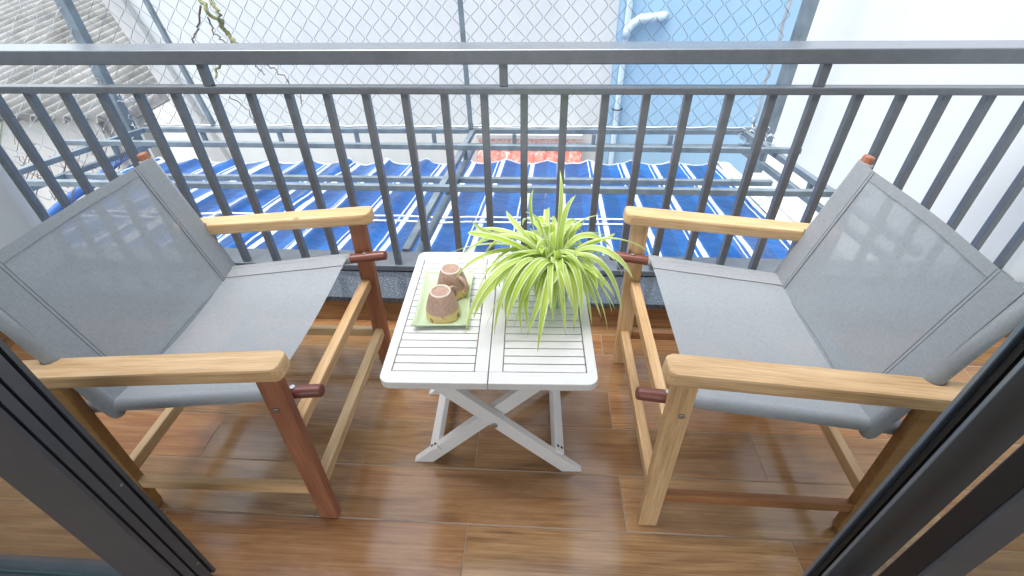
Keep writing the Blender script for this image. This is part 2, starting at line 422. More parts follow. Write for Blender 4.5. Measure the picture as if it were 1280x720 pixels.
# curb: tiled riser with a granite cap
t = thing('balcony_curb', 'low tiled curb with a speckled granite cap under the railing', 'curb', (0, 1.4, 0))
bm = newbm(); bm.verts.layers.float.new('tile'); g = bm.verts.layers.float_vector['grain']; tl = bm.verts.layers.float['tile']
x = -1.9+.31
box(bm, (-1.899, 1.3205-1.4, -.02), (1.699, 1.56-1.4, .104), mi=1)
xs = [-1.9, -1.34, -.553, .234, 1.021, 1.7]
for a, b_ in zip(xs, xs[1:]):
    o = Vector((random.uniform(0, 80), random.uniform(0, 80), 0)); rnd = random.random()*.4; vs = []
    for px, pz in ((a+.001, .0), (b_-.001, .0), (b_-.001, .104), (a+.001, .104)):
        v = bm.verts.new((px, 1.318-1.4, pz)); v[g] = Vector((px, pz, 0))+o; v[tl] = rnd; vs.append(v)
    bm.faces.new(vs)
obj('riser', bm, ['tile', 'grout'], t)
bm = newbm(); box(bm, (-1.899, 1.298-1.4, .105), (1.699, 1.575-1.4, .126), .002); obj('granite_cap', bm, 'granite', t)

# ------------------------------------------------------------------ balcony railing
X0, DX = -1.6114, .12
t = thing('balcony_railing', 'dark grey steel balcony railing with square vertical balusters and a wide flat top rail', 'railing', (0, 1.473, .13))
def loc(p): return (p[0], p[1]-1.473, p[2]-.13)
xl, xr = -1.898, 1.698
bm = newbm(); bar(bm, loc((xl, 1.506, .8865)), loc((xr, 1.506, .8865)), .102, .040, bev=.004, seg=3); obj('top_rail', bm, 'rail', t)
bm = newbm(); bar(bm, loc((xl, 1.473, .7945)), loc((xr, 1.473, .7945)), .036, .021, bev=.003); obj('second_rail', bm, 'rail', t)
bm = newbm(); bar(bm, loc((xl, 1.506, .1435)), loc((xr, 1.506, .1435)), .102, .023, bev=.003); obj('bottom_rail', bm, 'rail', t)
proto = None
for i in range(-2, 28):
    bx = X0+DX*i
    if proto is None:
        bm = newbm(); bar(bm, (0, 0, .1552-.13), (0, 0, .7842-.13), .023, .023, (0, 1, 0), .0025); proto = obj('baluster', bm, 'rail', t); o = proto
    else:
        o = proto.copy(); COL.objects.link(o); o.parent = t
    o.location = (bx, 0, 0)
proto = None
for k in (-2.2, 5, 12.5, 20, 27.2):
    if proto is None:
        bm = newbm(); bar(bm, (0, 0, .8052-.13), (0, 0, .8662-.13), .024, .024, (0, 1, 0), .0025); proto = obj('short_post', bm, 'rail', t); o = proto
    else:
        o = proto.copy(); COL.objects.link(o); o.parent = t
    o.location = (X0+DX*k, 0, 0)

# ------------------------------------------------------------------ side walls of the balcony
def skirting(parent, x, y0, y1, ox, oy):
    bm = newbm(); bm.verts.layers.float.new('tile'); box(bm, (x-.006-ox, y0-oy, .001), (x+.006-ox, y1-oy, .1))
    g = bm.verts.layers.float_vector['grain']
    for v in bm.verts: v[g] = Vector((v.co.y+3.3, v.co.z, 0))
    obj('skirting', bm, 'tile', parent)
t = thing('partition_wall', 'plain white partition wall closing the left end of the balcony', 'wall', (-1.98, .95, 0))
bm = newbm(); box(bm, (-.078, -.55, -.4), (.078, .585, 1.75)); obj('wall_body', bm, 'wall_side', t)
skirting(t, -1.896, .45, 1.317, -1.98, .95)
t = thing('neighbour_wall', 'tall bright white rendered wall running back on the right of the balcony', 'wall', (1.8, 2, 0))
bm = newbm(); box(bm, (-.098, -1.6, -4), (.12, 1.6, 4.2)); obj('wall_body', bm, 'wall_right', t)
skirting(t, 1.696, .45, 1.317, 1.8, 2)
bm = newbm()  # sloping mortar fillet and ledge at the foot of the wall
prism(bm, [(0, 0), (-.05, -.10), (-.06, -.5), (0, -.5)], 2.2, Matrix(((1, 0, 0, -.1), (0, 0, 1, -.55), (0, 1, 0, -.17), (0, 0, 0, 1))), .01)
obj('wall_ledge', bm, 'wall_right', t)

# ------------------------------------------------------------------ folding chairs
def arm_outline():
    # x: 0 at front tip, negative backwards; y: 0 = outer edge, .052 = inner edge (right hand)
    o = [(0, .012), (-.004, .004), (-.012, 0), (-.56, 0), (-.575, .005), (-.583, .016), (-.583, .034), (-.575, .045), (-.56, .05)]
    o += [(-.52, .051)]
    for k in range(7):                                        # notch for the back pole
        a = math.pi*(k/6); o.append((-.491+.020*-math.cos(a), .0525-.017*math.sin(a)))
    o += [(-.458, .053), (-.016, .053), (-.004, .047), (0, .038)]
    return o
def make_chair(label, pos, rz, mirror, look, hw=.29):
    """local frame: +x = forward (towards the table), y sideways, floor at 0; the front legs stand at x = 0"""
    t = thing('folding_chair', label, 'chair', (pos[0], pos[1], 0), rz, 'folding armchairs beside the table')
    fx = -1 if mirror else 1
    def P(x, y, z): return Vector((x*fx, y, z))
    mats = look
    for s in (-1, 1):
        near = s < 0
        # front leg
        bm = newbm(); bar(bm, P(0, s*.273, .0), P(.012, s*.273, .541), .024, .046, (1, 0, 0), .004)
        fl = obj('front_leg', bm, mats['front_leg'], t)
        # rear leg: wide board
        bm = newbm()
        out = [(-.455, 0), (-.448, .02), (-.422, .49), (-.43, .51), (-.485, .508), (-.505, .49), (-.528, .3), (-.53, .08), (-.522, .0)]
        m = Matrix(((fx, 0, 0, 0), (0, 0, 1, s*.273-.012), (0, 1, 0, 0), (0, 0, 0, 1)))
        prism(bm, out, .024, m, .003); rl = obj('rear_leg', bm, mats['rear_leg'], t)
        # arm
        bm = newbm(); ang = .092
        o = arm_outline()
        mm = Matrix(((fx, 0, 0, .0), (0, -s, 0, 0), (0, 0, 1, 0), (0, 0, 0, 1)))
        tilt = Matrix.Rotation(fx*-ang, 4, 'Y')
        mat = Matrix.Translation(P(.058, s*(hw+.014), .5435)) @ tilt @ mm
        prism(bm, o, .033, mat, .006); ar = obj('armrest', bm, mats['arm'], t)
        # seat rail (dowel) with a protruding peg
        bm = newbm(); dowel(bm, P(.085, s*.243, .4515), P(-.458, s*.243, .372), .0135, 18, .004); obj('seat_rail', bm, 'wood_dark', t)
        # back pole
        bm = newbm(); dowel(bm, P(-.390, s*.250, .362), P(-.491, s*.250, .742), .0135, 18, .004); obj('back_pole', bm, mats['pole'], t)
        # side stretcher
        bm = newbm(); bar(bm, P(-.02, s*.273, .128), P(-.46, s*.273, .118), .018, .032, (0, 0, 1), .004); obj('side_stretcher', bm, mats['side'][0 if near else 1], t)
        # bolts
        for (bx, bz) in ((.004, .45-.012), (-.468, .507)):
            bm = newbm(); dowel(bm, P(bx, s*.2852 if bz < .5 else s*(hw+.0125), bz), P(bx, s*.2885 if bz < .5 else s*(hw+.0165), bz), .0065, 12, .001); obj('bolt', bm, 'bolt', t)
        bm = newbm(); dowel(bm, P(.024, s*.2425, .4425+.0135), P(.024, s*.2425, .4425+.0165), .006, 10, .001); obj('bolt', bm, 'bolt', t)
    for x, z, n, w, h in ((.0, .335, 'front_stretcher', .026, .032), (.004, .135, 'front_stretcher', .026, .032), (-.475, .145, 'rear_stretcher', .022, .034)):
        bm = newbm(); bar(bm, P(x, -.262, z), P(x, .262, z), w, h, (0, 0, 1), .004); obj(n, bm, mats['cross'][0 if z > .2 else 1], t)
    # ---- seat cloth
    n, mm = 28, 40
    bm = newbm(); grid = []
    for i in range(n+1):
        u = i/n; row = []
        for j in range(mm+1):
            v = j/mm; y = -.243+.486*v
            x = -.022-.425*u; z = .4375-.0655*u*1.0
            edge = 1-abs(2*v-1)
            sag = .032*math.sin(math.pi*v)**1.2*(1-.35*u)
            hem_in = .016*math.sin(math.pi*v)                # front edge pulled in a little
            x -= hem_in*(1-u)
            z += .0145-sag-.004*(1-u)
            row.append(P(x, y, z+.0015*noise.noise(Vector((x*9, y*9, pos[0])))))
        grid.append(row)
    sheet(bm, grid); seat = obj('seat', bm, 'sling', t, True)
    for s in (-1, 1):                                         # sleeve round the seat rail
        bm = newbm(); tube(bm, [P(-.018-.432*k/8, s*.243, .4375+.0005-.0655*k/8*1.0) for k in range(9)], .0158, 16); obj('seat_sleeve', bm, 'hem', seat, True)
        # flat hem beside the sleeve, 4 cm, lying on the cloth
        bm = newbm(); g2 = []
        for i in range(13):
            u = .004+.99*i/12; row = []
            for j in range(6):
                v = .0+.09*j/5; yv = v if s < 0 else 1-v
                ii = u*n; jj = yv*mm
                a0, b0 = min(int(ii), n-1), min(int(jj), mm-1); fa, fb = ii-a0, jj-b0
                p = (grid[a0][b0]*(1-fa)+grid[a0+1][b0]*fa)*(1-fb)+(grid[a0][b0+1]*(1-fa)+grid[a0+1][b0+1]*fa)*fb
                row.append(p+Vector((0, 0, .0016)))
            g2.append(row)
        sheet(bm, g2); obj('seat_hem', bm, 'hem', seat, True)
        bm = newbm(); tube(bm, [r_[-1]+Vector((0, 0, .0004)) for r_ in g2], .0005, 5); obj('seam', bm, 'thread', seat)
    # ---- back cloth
    def back_pt(u, v):   # u: 0 bottom..1 top ; v: 0..1 side to side
        y = -.250+.5*v; x = -.392-.095*u; z = .358+.369*u
        bow = .020*math.sin(math.pi*v)**1.5*(.55+.45*u)
        x -= bow; z -= .006*math.sin(math.pi*v)*(u)
        if u < .1: z += 0
        return P(x+.968*.0165, y, z+.25*.0165)
    bm = newbm(); gridb = [[back_pt(i/24, j/36)+P(.0148*.0, 0, 0) for j in range(37)] for i in range(25)]
    sheet(bm, gridb); back = obj('backrest', bm, 'sling', t, True)
    nrm = P(.968, 0, .25)
    for s in (-1, 1):
        bm = newbm(); tube(bm, [P(-.3865-.1015*k, s*.250, .352+.374*k) for k in (0, .012, .03, .055, .3, .6, 1)], .0175, 16, radii=[.005, .012, .0155, .0172, .0175, .0175, .0175]); obj('back_sleeve', bm, 'hem', back, True)
        bm = newbm(); g2 = []
        for i in range(13):
            u = i/12; row = []
            for j in range(6):
                v = .0+.125*j/5; row.append(back_pt(u*.998+.001, v if s < 0 else 1-v)+nrm*.0022)
            g2.append(row)
        sheet(bm, g2); obj('back_hem', bm, 'hem', back, True)
        bm = newbm(); tube(bm, [r_[-1]+nrm*.0004 for r_ in g2], .0005, 5); obj('seam', bm, 'thread', back)
        bm = newbm(); tube(bm, [back_pt(i/12, .110 if s < 0 else .89)+nrm*.0026 for i in range(13)], .0005, 5); obj('seam', bm, 'thread', back)
    for nm, ua, ub in (('bottom_hem', .0, .055), ('top_hem', .945, 1.0)):
        bm = newbm(); sheet(bm, [[back_pt(ua+(ub-ua)*i/3, .08+.84*j/30)+nrm*.0012 for j in range(31)] for i in range(4)]); obj(nm, bm, 'hem', back, True)
    for u in (.055, .945):
        bm = newbm(); tube(bm, [back_pt(u, .12+.76*j/30)+nrm*.0018 for j in range(31)], .0003, 5); obj('seam', bm, 'thread', back)
    return t
base = dict(arm='wood_light', rear_leg='wood_rear', pole='wood_red')
make_chair('folding wooden chair with red-brown front legs and grey sling, left of the white table', (-.512, .851), 0, False,
           dict(base, front_leg='wood_red', side=('wood_light', 'wood_pale'), cross=('wood_light', 'wood_pale')))
make_chair('folding wooden chair all in honey-coloured wood with grey sling, right of the white table', (.287, .872), 0, True,
           dict(base, front_leg='wood_light', side=('wood_orange', 'wood_orange'), cross=('wood_light', 'wood_light')))

# ------------------------------------------------------------------ white folding table
TZ = .45; TC = Vector((-.103, .882)); TR = R(1.6)
t = thing('folding_table', 'small white slatted folding table with crossed legs between the two chairs', 'table', (TC.x, TC.y, 0), TR)
def leaf_top(sgn):
    bm = newbm(); W = .2265; D = .482; th = .02; z0 = TZ-th
    xa, xb = (-W, -.001) if sgn < 0 else (.001, W)
    so, si = .021, .028; r = .022
    def rr(cx, cyy, a0):   # corner arc
        return [(cx+r*math.cos(a0+math.pi/2*k/6), cyy+r*math.sin(a0+math.pi/2*k/6)) for k in range(7)]
    # stiles and rails: outer stile carries the rounded corners
    y0, y1 = -D/2, D/2
    if sgn < 0:
        out = rr(xa+r, y0+r, math.pi) + [(xb, y0), (xb, y0+.032), (xa+so, y0+.032), (xa+so, y1-.032), (xb, y1-.032), (xb, y1)] + rr(xa+r, y1-r, math.pi/2)
        ist = [(xb-si, y0+.0325), (xb, y0+.0325), (xb, y1-.0325), (xb-si, y1-.0325)]; sa, sb = xa+so+.002, xb-si-.002
    else:
        out = [(xa, y0)] + rr(xb-r, y0+r, -math.pi/2) + rr(xb-r, y1-r, 0) + [(xa, y1), (xa, y1-.032), (xb-so, y1-.032), (xb-so, y0+.032), (xa, y0+.032)]
        ist = [(xa, y0+.0325), (xa+si, y0+.0325), (xa+si, y1-.0325), (xa, y1-.0325)]; sa, sb = xa+si+.002, xb-so-.002
    prism(bm, out, th, Matrix.Translation((0, 0, z0)), .0025)
    prism(bm, ist, th-.0006, Matrix.Translation((0, 0, z0)), .0012)
    ns = 18; pitch = (D-.065)/ns
    for k in range(ns):
        ya = y0+.0325+pitch*k+.0013; box(bm, (sa, ya, z0+.006), (sb, ya+pitch-.0026, TZ-.0008), .001)
    # battens below carry the slats
    for xx in (sa+.03, sb-.03): box(bm, (xx-.012, y0+.034, z0-.008), (xx+.012, y1-.034, z0+.0055), .001)
    return obj('table_leaf', bm, 'table', t)
leaf_top(-1); leaf_top(1)
pz = .2
for (yy, d) in ((-.143, 1), (-.121, -1), (.137, 1), (.115, -1)):
    bm = newbm()
    # from foot to under the top, feet cut level with the floor
    hw_ = .02; m_ = Matrix(((1, 0, 0, 0), (0, 0, -1, yy), (0, 1, 0, 0), (0, 0, 0, 1)))
    xf, xt = .205*d, -.19*d; zt = TZ-.03
    dx, dz = xt-xf, zt; L = math.hypot(dx, dz); wx = .019*L/dz
    out = [(xf-wx, 0.0), (xf+wx, 0.0), (xt+wx, zt), (xt-wx, zt)]
    if d < 0: out = out
    prism(bm, out, .02, m_, .002); obj('leg', bm, 'table', t)
    # toe trimmed
for sx in (-1, 1):
    bm = newbm(); xx = sx*.165; zz = .066
    ang_up = (sx*.62, 0, .78)
    bar(bm, (xx, -.15, zz), (xx, .15, zz), .03, .018, ang_up, .002); obj('stretcher', bm, 'table', t)
    for q in (-1, 1):
        bm = newbm(); p = Vector((xx, -.134, zz)) + Vector((q*.0065*.78, 0, -q*sx*.0065*.62)); n_ = Vector(ang_up).normalized()
        dowel(bm, p+n_*.0085, p+n_*.0098, .004, 10, 0); obj('screw', bm, 'steel_dark', t)
bm = newbm(); dowel(bm, (0, -.1628, .203), (0, -.1658, .203), .009, 14, .001); obj('pivot_bolt', bm, 'bolt', t)

# ------------------------------------------------------------------ tray, cups
a = Vector((-.281, .794)); b_ = Vector((-.16, .788)); c_ = Vector((-.17, 1.0)); d_ = Vector((-.291, 1.013))
tc = (a+b_+c_+d_)/4
bm = newbm()
def tray_pt(i, j, n, under):
    u, v = 2*i/n-1, 2*j/n-1
    p = Vector((u*.066, v*.106)); e = max(abs(u), abs(v))
    # slightly pinched sides, corners flared
    p.x *= 1-.05*(1-v*v); p.y *= 1-.03*(1-u*u)
    lift = .011*max(0, (e-.72)/.28)**1.6 + .005*(abs(u)*abs(v))**4
    return Vector((p.x, p.y, .0035+lift-(.0035 if under else 0)))
n = 20
top = [[bm.verts.new(tray_pt(i, j, n, False)) for j in range(n+1)] for i in range(n+1)]
bot = [[bm.verts.new(tray_pt(i, j, n, True)) for j in range(n+1)] for i in range(n+1)]
for i in range(n):
    for j in range(n):
        f = bm.faces.new((top[i][j], top[i+1][j], top[i+1][j+1], top[i][j+1])); f.smooth = True
        f = bm.faces.new((bot[i][j], bot[i][j+1], bot[i+1][j+1], bot[i+1][j])); f.smooth = True
for k in range(n):
    for q in ((0, k, 0, k+1), (n, k+1, n, k), (k+1, 0, k, 0), (k, n, k+1, n)):
        bm.faces.new((top[q[0]][q[1]], top[q[2]][q[3]], bot[q[2]][q[3]], bot[q[0]][q[1]]))
tr = obj('tray', bm, 'tray', None, False, (tc.x, tc.y, TZ+.0006)); tr.rotation_euler = (0, 0, R(3.5))
tag(tr, 'pale green glazed rectangular tray under two upturned cups', 'tray')

def make_cup(label, x, y, hz):
    t = thing('cup', label, 'cup', (x, y, TZ+.0046), hz, 'upturned stoneware cups on the tray')
    bm = newbm()
    lathe(bm, [(.0375, 0), (.0402, .0012), (.0408, .006), (.0392, .021), (.0345, .040), (.0285, .059), (.0252, .0675), (.0240, .0695)], 40)
    lathe(bm, [(.0345, .002), (.0375, 0)], 40)
    lathe(bm, [(0, .07), (.023, .060), (.033, .03), (.0345, .002)], 40)
    obj('body', bm, 'cup', t)
    bm = newbm(); lathe(bm, [(.0241, .0692), (.0238, .0714), (.0222, .0720), (.0206, .0714), (.0202, .0684)], 40); obj('foot_ring', bm, 'cup_rim', t)
    bm = newbm(); lathe(bm, [(.0204, .0686), (0, .0682)], 40); obj('base', bm, 'cup', t)
    bm = newbm(); pts = []
    for k in range(13):
        a_ = math.pi*(-.08+1.1*k/12); pts.append((.031+.010*math.cos(math.pi*k/12-.3)*0+.021*math.sin(a_), 0, .036+.021*math.cos(a_)))
    tube(bm, pts, .005, 10); h = obj('handle', bm, 'cup', t)
    return t
make_cup('upturned brown stoneware cup with a cream band, nearer one on the tray', -.221, .845, R(60))
make_cup('upturned brown stoneware cup on the tray, further back and half behind the other cup', -.211, .934, R(-38))

# ------------------------------------------------------------------ spider plant
PC = Vector((.036, .915, TZ))
t = thing('potted_plant', 'bushy spider plant with green and cream leaves in a small pot on the table', 'plant', PC)
bm = newbm()
lathe(bm, [(0, .0005), (.036, .0005), (.038, .004), (.044, .045), (.0465, .052)], 36, 1)
lathe(bm, [(.0465, .052), (.0485, .085), (.0495, .094), (.047, .096), (.0455, .088), (.0455, .08)], 36, 0)
obj('pot', bm, ['pot', 'pot_green'], t)
bm = newbm(); lathe(bm, [(.0452, .083), (.02, .088), (0, .089)], 24); obj('soil', bm, 'soil', t)
B0 = PC + Vector((0, 0, .095))
tips = [  # pixel of the tip, then where it hangs: ('y', depth) for standing leaves, ('z', height) for hanging ones; arch height
 (700,213,'y',.97,.02),(667,236,'y',.95,.02),(720,244,'y',.98,.03),(657,265,'y',.93,.03),(709,268,'y',1.03,.03),(757,268,'y',1.0,.05),
 (768,291,'z',.60,.06),(765,300,'z',.585,.06),(767,313,'z',.56,.07),(778,345,'z',.52,.09),(768,372,'z',.50,.10),(765,392,'z',.49,.10),
 (760,415,'z',.475,.10),(740,407,'z',.47,.10),(717,412,'z',.475,.10),(707,422,'z',.48,.09),(672,440,'z',.50,.10),(652,418,'z',.47,.09),
 (663,417,'z',.47,.08),(643,408,'z',.475,.10),(618,418,'z',.48,.10),(607,410,'z',.475,.11),(582,417,'z',.50,.11),(595,372,'z',.50,.10),
 (568,350,'z',.53,.10),(560,318,'z',.57,.09),(570,328,'z',.555,.09),(585,290,'z',.64,.08),(588,274,'z',.67,.07),(605,292,'y',1.0,.05),
 (633,263,'y',1.02,.05),(628,387,'z',.49,.09),(678,402,'z',.475,.07),(722,387,'z',.48,.08),(690,405,'z',.47,.06),(700,392,'z',.475,.07),
 (600,345,'z',.58,.08),(612,330,'z',.62,.07),(745,330,'z',.57,.06),(735,350,'z',.56,.05),(625,360,'z',.54,.08),(745,372,'z',.5,.09),(655,380,'z',.52,.08),
 (640,300,'y',1.06,.05),(690,270,'y',1.05,.03),(730,310,'y',1.05,.06),(668,372,'z',.54,.07),(705,365,'z',.54,.06),(752,398,'z',.485,.1),(592,398,'z',.49,.1),(632,402,'z',.48,.1)]
rnd = random.Random(3)
for k in range(30):                                       # inner leaves of the crown
    a_ = rnd.uniform(0, 6.283); rr_ = rnd.uniform(.05, .15)
    tips.append((PC.x+rr_*math.cos(a_), PC.y+rr_*math.sin(a_)*.9, 'w', TZ+rnd.uniform(.10, .22)-rr_*.45, rnd.uniform(.04, .085)))
for k in range(26):                                       # outer arching leaves
    a_ = rnd.uniform(0, 6.283); rr_ = rnd.uniform(.15, .225)
    tips.append((PC.x+rr_*math.cos(a_), PC.y+rr_*math.sin(a_)*.85, 'w', TZ+rnd.uniform(.035, .15), rnd.uniform(.07, .12)))
bm = newbm(); lf = bm.verts.layers.float_vector.new('leaf')
for (px, py, md, val, arch) in tips:
    T = at_y(px, py, val) if md == 'y' else at_z(px, py, val) if md == 'z' else Vector((px, py, val))
    ang0 = rnd.uniform(0, 6.28); h = Vector((T.x-B0.x, T.y-B0.y, 0)); hd = h.normalized() if h.length > 1e-4 else Vector((1, 0, 0))
    P0 = B0 + hd*rnd.uniform(.004, .024) + Vector((rnd.uniform(-.014, .014), rnd.uniform(-.014, .014), rnd.uniform(-.012, .006)))
    bend = Vector((rnd.gauss(0, .014), rnd.gauss(0, .014), rnd.gauss(0, .012)))
    d = T-P0
    if md == 'y':
        P1 = P0 + Vector((d.x*.25, d.y*.25, d.z*.4+arch)); P2 = P0 + Vector((d.x*.6, d.y*.6, d.z*.78+arch*.8))
    else:
        P1 = P0 + Vector((d.x*.22, d.y*.22, max(d.z*.3, 0)+arch*.95)); P2 = P0 + Vector((d.x*.78, d.y*.78, d.z*.28+arch*.85))
    up_ = md == 'y'
    P1 += bend; P2 += bend*1.3
    n = 18; w = rnd.uniform(.0062, .0098)*(.82 if up_ else 1); rz_ = rnd.random(); tw = rnd.uniform(-.9, .9); prev = None
    for i in range(n+1):
        s = i/n
        p = P0*(1-s)**3 + P1*(3*s*(1-s)**2) + P2*(3*s*s*(1-s)) + T*s**3
        s2 = min(1, s+.01); s1 = max(0, s-.01)
        q = lambda s: P0*(1-s)**3 + P1*(3*s*(1-s)**2) + P2*(3*s*s*(1-s)) + T*s**3
        tg = (q(s2)-q(s1)).normalized(); side = tg.cross(Vector((0, 0, 1)))
        if side.length < .05: side = Vector((1, 0, 0))
        side.normalize(); up = side.cross(tg).normalized()
        a_ = tw*s; side, up = side*math.cos(a_)+up*math.sin(a_), up*math.cos(a_)-side*math.sin(a_)
        ww = w*(.55+.45*min(1, s*3))*(1-max(0, (s-.5)/.5)**2.1)+.0003
        row = []
        for k, u in enumerate((-1, -.68, -.35, 0, .35, .68, 1)):
            v = bm.verts.new(p+side*(u*ww)+up*(abs(u)*ww*.38)-PC); v[lf] = Vector((abs(u), s, rz_)); row.append(v)
        if prev:
            for k in range(6):
                f = bm.faces.new((prev[k], prev[k+1], row[k+1], row[k])); f.smooth = True
        prev = row
obj('foliage', bm, 'leaf', t)

# ------------------------------------------------------------------ sliding door leaves seen from inside
HT = 2.15
def stile(name, parent, pts, mat, z0=.02, z1=HT):
    bm = newbm(); prism(bm, pts, z1-z0, Matrix.Translation((0, 0, z0)), .0015); return obj(name, bm, mat, parent)
# left leaf
t = thing('sliding_door', 'dark grey aluminium glass door leaf with grooved edge at the lower left corner', 'door', (-.72, .39, 0))
ox, oy = -.72, .39
def L_(pts): return [(x-ox, y-oy) for x, y in pts]
#  edge with two grooves facing the opening, then the inner face
stile('stile', t, L_([(-.724, .4275), (-.724, .4205), (-.735, .4205), (-.735, .4145), (-.724, .4145), (-.724, .3955), (-.737, .3955), (-.737, .3905), (-.724, .3905), (-.724, .376), (-.733, .376), (-.733, .371), (-.7235, .371),
                     (-.7235, .364), (-.7915, .364), (-.795, .366), (-.8455, .3665), (-.8455, .4275)]), 'alu')
bm = newbm(); box(bm, (-.7295-ox, .3965-oy, .02), (-.7255-ox, .4135-oy, HT-.02)); obj('brush_seal', bm, 'gasket', t)
bm = newbm(); box(bm, (-2.0-ox, .3685-oy, .02), (-.846-ox, .4245-oy, .052), .002); box(bm, (-2.0-ox, .3685-oy, HT-.08), (-.846-ox, .4245-oy, HT), .002); obj('bottom_rail', bm, 'alu', t)
bm = newbm(); box(bm, (-2.0-ox, .391-oy, .0525), (-.8465-ox, .401-oy, HT-.081)); obj('glass_pane', bm, 'glass', t)
bm = newbm(); box(bm, (-2.0-ox, .3865-oy, .0525), (-.8465-ox, .3905-oy, .058)); obj('glazing_bead', bm, 'glass_edge', t)
for zz in (.42, .78, .1):
    bm = newbm(); dowel(bm, (-.7235-ox, .4085-oy, zz), (-.7215-ox, .4085-oy, zz), .0032, 10, .0005); obj('screw', bm, 'bolt', t)

t = thing('sliding_door', 'dark aluminium glass door leaf with black gasket and edge painted as blue-lit, outer one at lower right', 'door', (.57, .43, 0), 0)
ox, oy = .57, .43
stile('stile', t, L_([(.5695, .4475), (.5695, .4425), (.577, .4425), (.577, .4205), (.5695, .4205), (.5695, .4145), (.648, .4145), (.648, .4475)]), 'alu')
stile('lip', t, L_([(.5660, .4475), (.5660, .4415), (.5693, .4415), (.5693, .4475)]), 'alu_lit_paint')
stile('lip', t, L_([(.5670, .4195), (.5670, .4145), (.5693, .4145), (.5693, .4195)]), 'alu_lit_paint')
stile('gasket', t, L_([(.572, .4345), (.5768, .4345), (.5768, .4285), (.572, .4285)]), 'gasket')
bm = newbm(); box(bm, (.6485-ox, .4165-oy, .02), (1.68-ox, .4455-oy, .052), .002); box(bm, (.6485-ox, .4165-oy, HT-.08), (1.68-ox, .4455-oy, HT), .002); obj('bottom_rail', bm, 'alu', t)
bm = newbm(); box(bm, (.6485-ox, .427-oy, .0525), (1.68-ox, .435-oy, HT-.081)); obj('glass_pane', bm, 'glass', t)

t = thing('sliding_door', 'dark grey glass door leaf parked on the room side, inner one at lower right', 'door', (.573, .345, 0), 0)
ox, oy = .573, .345
stile('stile', t, L_([(.5735, .361), (.5735, .326), (.5765, .3235), (.629, .3235), (.629, .361)]), 'alu')
stile('dark_edge_strip', t, L_([(.5715, .3585), (.5715, .3285), (.5732, .3285), (.5732, .3585)]), 'gasket')  # black strip added to make the edge facing the opening darker
bm = newbm(); box(bm, (.6295-ox, .3255-oy, .02), (1.68-ox, .3595-oy, .052), .002); box(bm, (.6295-ox, .3255-oy, HT-.08), (1.68-ox, .3595-oy, HT), .002); obj('bottom_rail', bm, 'alu', t)
bm = newbm(); box(bm, (.6295-ox, .338-oy, .0525), (1.68-ox, .346-oy, HT-.081)); obj('glass_pane', bm, 'glass', t)

# ------------------------------------------------------------------ the room behind the camera (shades the door)
bm = newbm(); box(bm, (-3, -3.2, 2.42), (3, .45, 2.6)); tag(obj('ceiling', bm, 'room'), kind='structure')
bm = newbm(); box(bm, (-3, -3.2, -.06), (3, -.34, -.002)); tag(obj('room_floor', bm, 'tile'), kind='structure')
bm = newbm(); box(bm, (-3.1, -3.2, 0), (-2.4, .36, 2.42)); box(bm, (2.4, -3.2, 0), (3.1, .3, 2.42)); tag(obj('room_wall', bm, 'room'), kind='structure')
bm = newbm(); box(bm, (-3.0, .37, HT+.01), (3.0, .455, 2.6)); tag(obj('lintel_wall', bm, 'wall_side'), kind='structure')

# ------------------------------------------------------------------ steel cage in front of the railing, with its wire netting
t = thing('steel_cage', 'grey steel tube frame with diamond wire netting projecting beyond the railing', 'cage', (-.5, 2.2, .15))
O = Vector((-.5, 2.2, .15))
def G(p): return Vector(p)-O
def rail_part(name, segs, w=.028, m='cage', bev=.002):
    bm = newbm()
    for a, b_ in segs: bar(bm, G(a), G(b_), w, w, bev=bev)
    return obj(name, bm, m, t)
ZU, ZL = .15, .054
rail_part('front_rail', [((-2.56, 2.905, ZU), (1.30, 2.93, ZU))]); rail_part('front_rail', [((-2.56, 2.905, ZL), (1.30, 2.93, ZL))])
for px in (257, 352, 447, 543, 643, 742, 838):
    p = at_y(px, 175, 2.912); rail_part('short_post', [((p.x, 2.912, ZL+.0145), (p.x, 2.912, ZU-.0145))], .024)
rail_part('cross_rail', [((-2.80, 2.605, ZU+.03), (1.402, 2.564, ZU+.03))])
rail_part('cross_rail', [((-2.72, 2.42, ZL), (1.24, 2.43, ZL))])
rail_part('cross_rail', [((-2.76, 2.071, ZU+.03), (1.50, 2.062, ZU+.03))])
def outrig(a, b_, n):
    a, b_ = Vector(a), Vector(b_)
    for z in (ZU, ZL): rail_part('outrigger', [((a.x, a.y, z), (b_.x, b_.y, z))], .03)
    for k in range(n):
        p = a.lerp(b_, (k+.5)/n); rail_part('short_post', [((p.x, p.y, ZL+.0155), (p.x, p.y, ZU-.0155))], .024)
outrig((-.42, 2.893, 0), (-.525, 1.56, 0), 3)
outrig((-2.55, 2.893, 0), (-2.98, 1.80, 0), 3)
outrig((1.228, 2.913, 0), (1.47, 1.62, 0), 3)
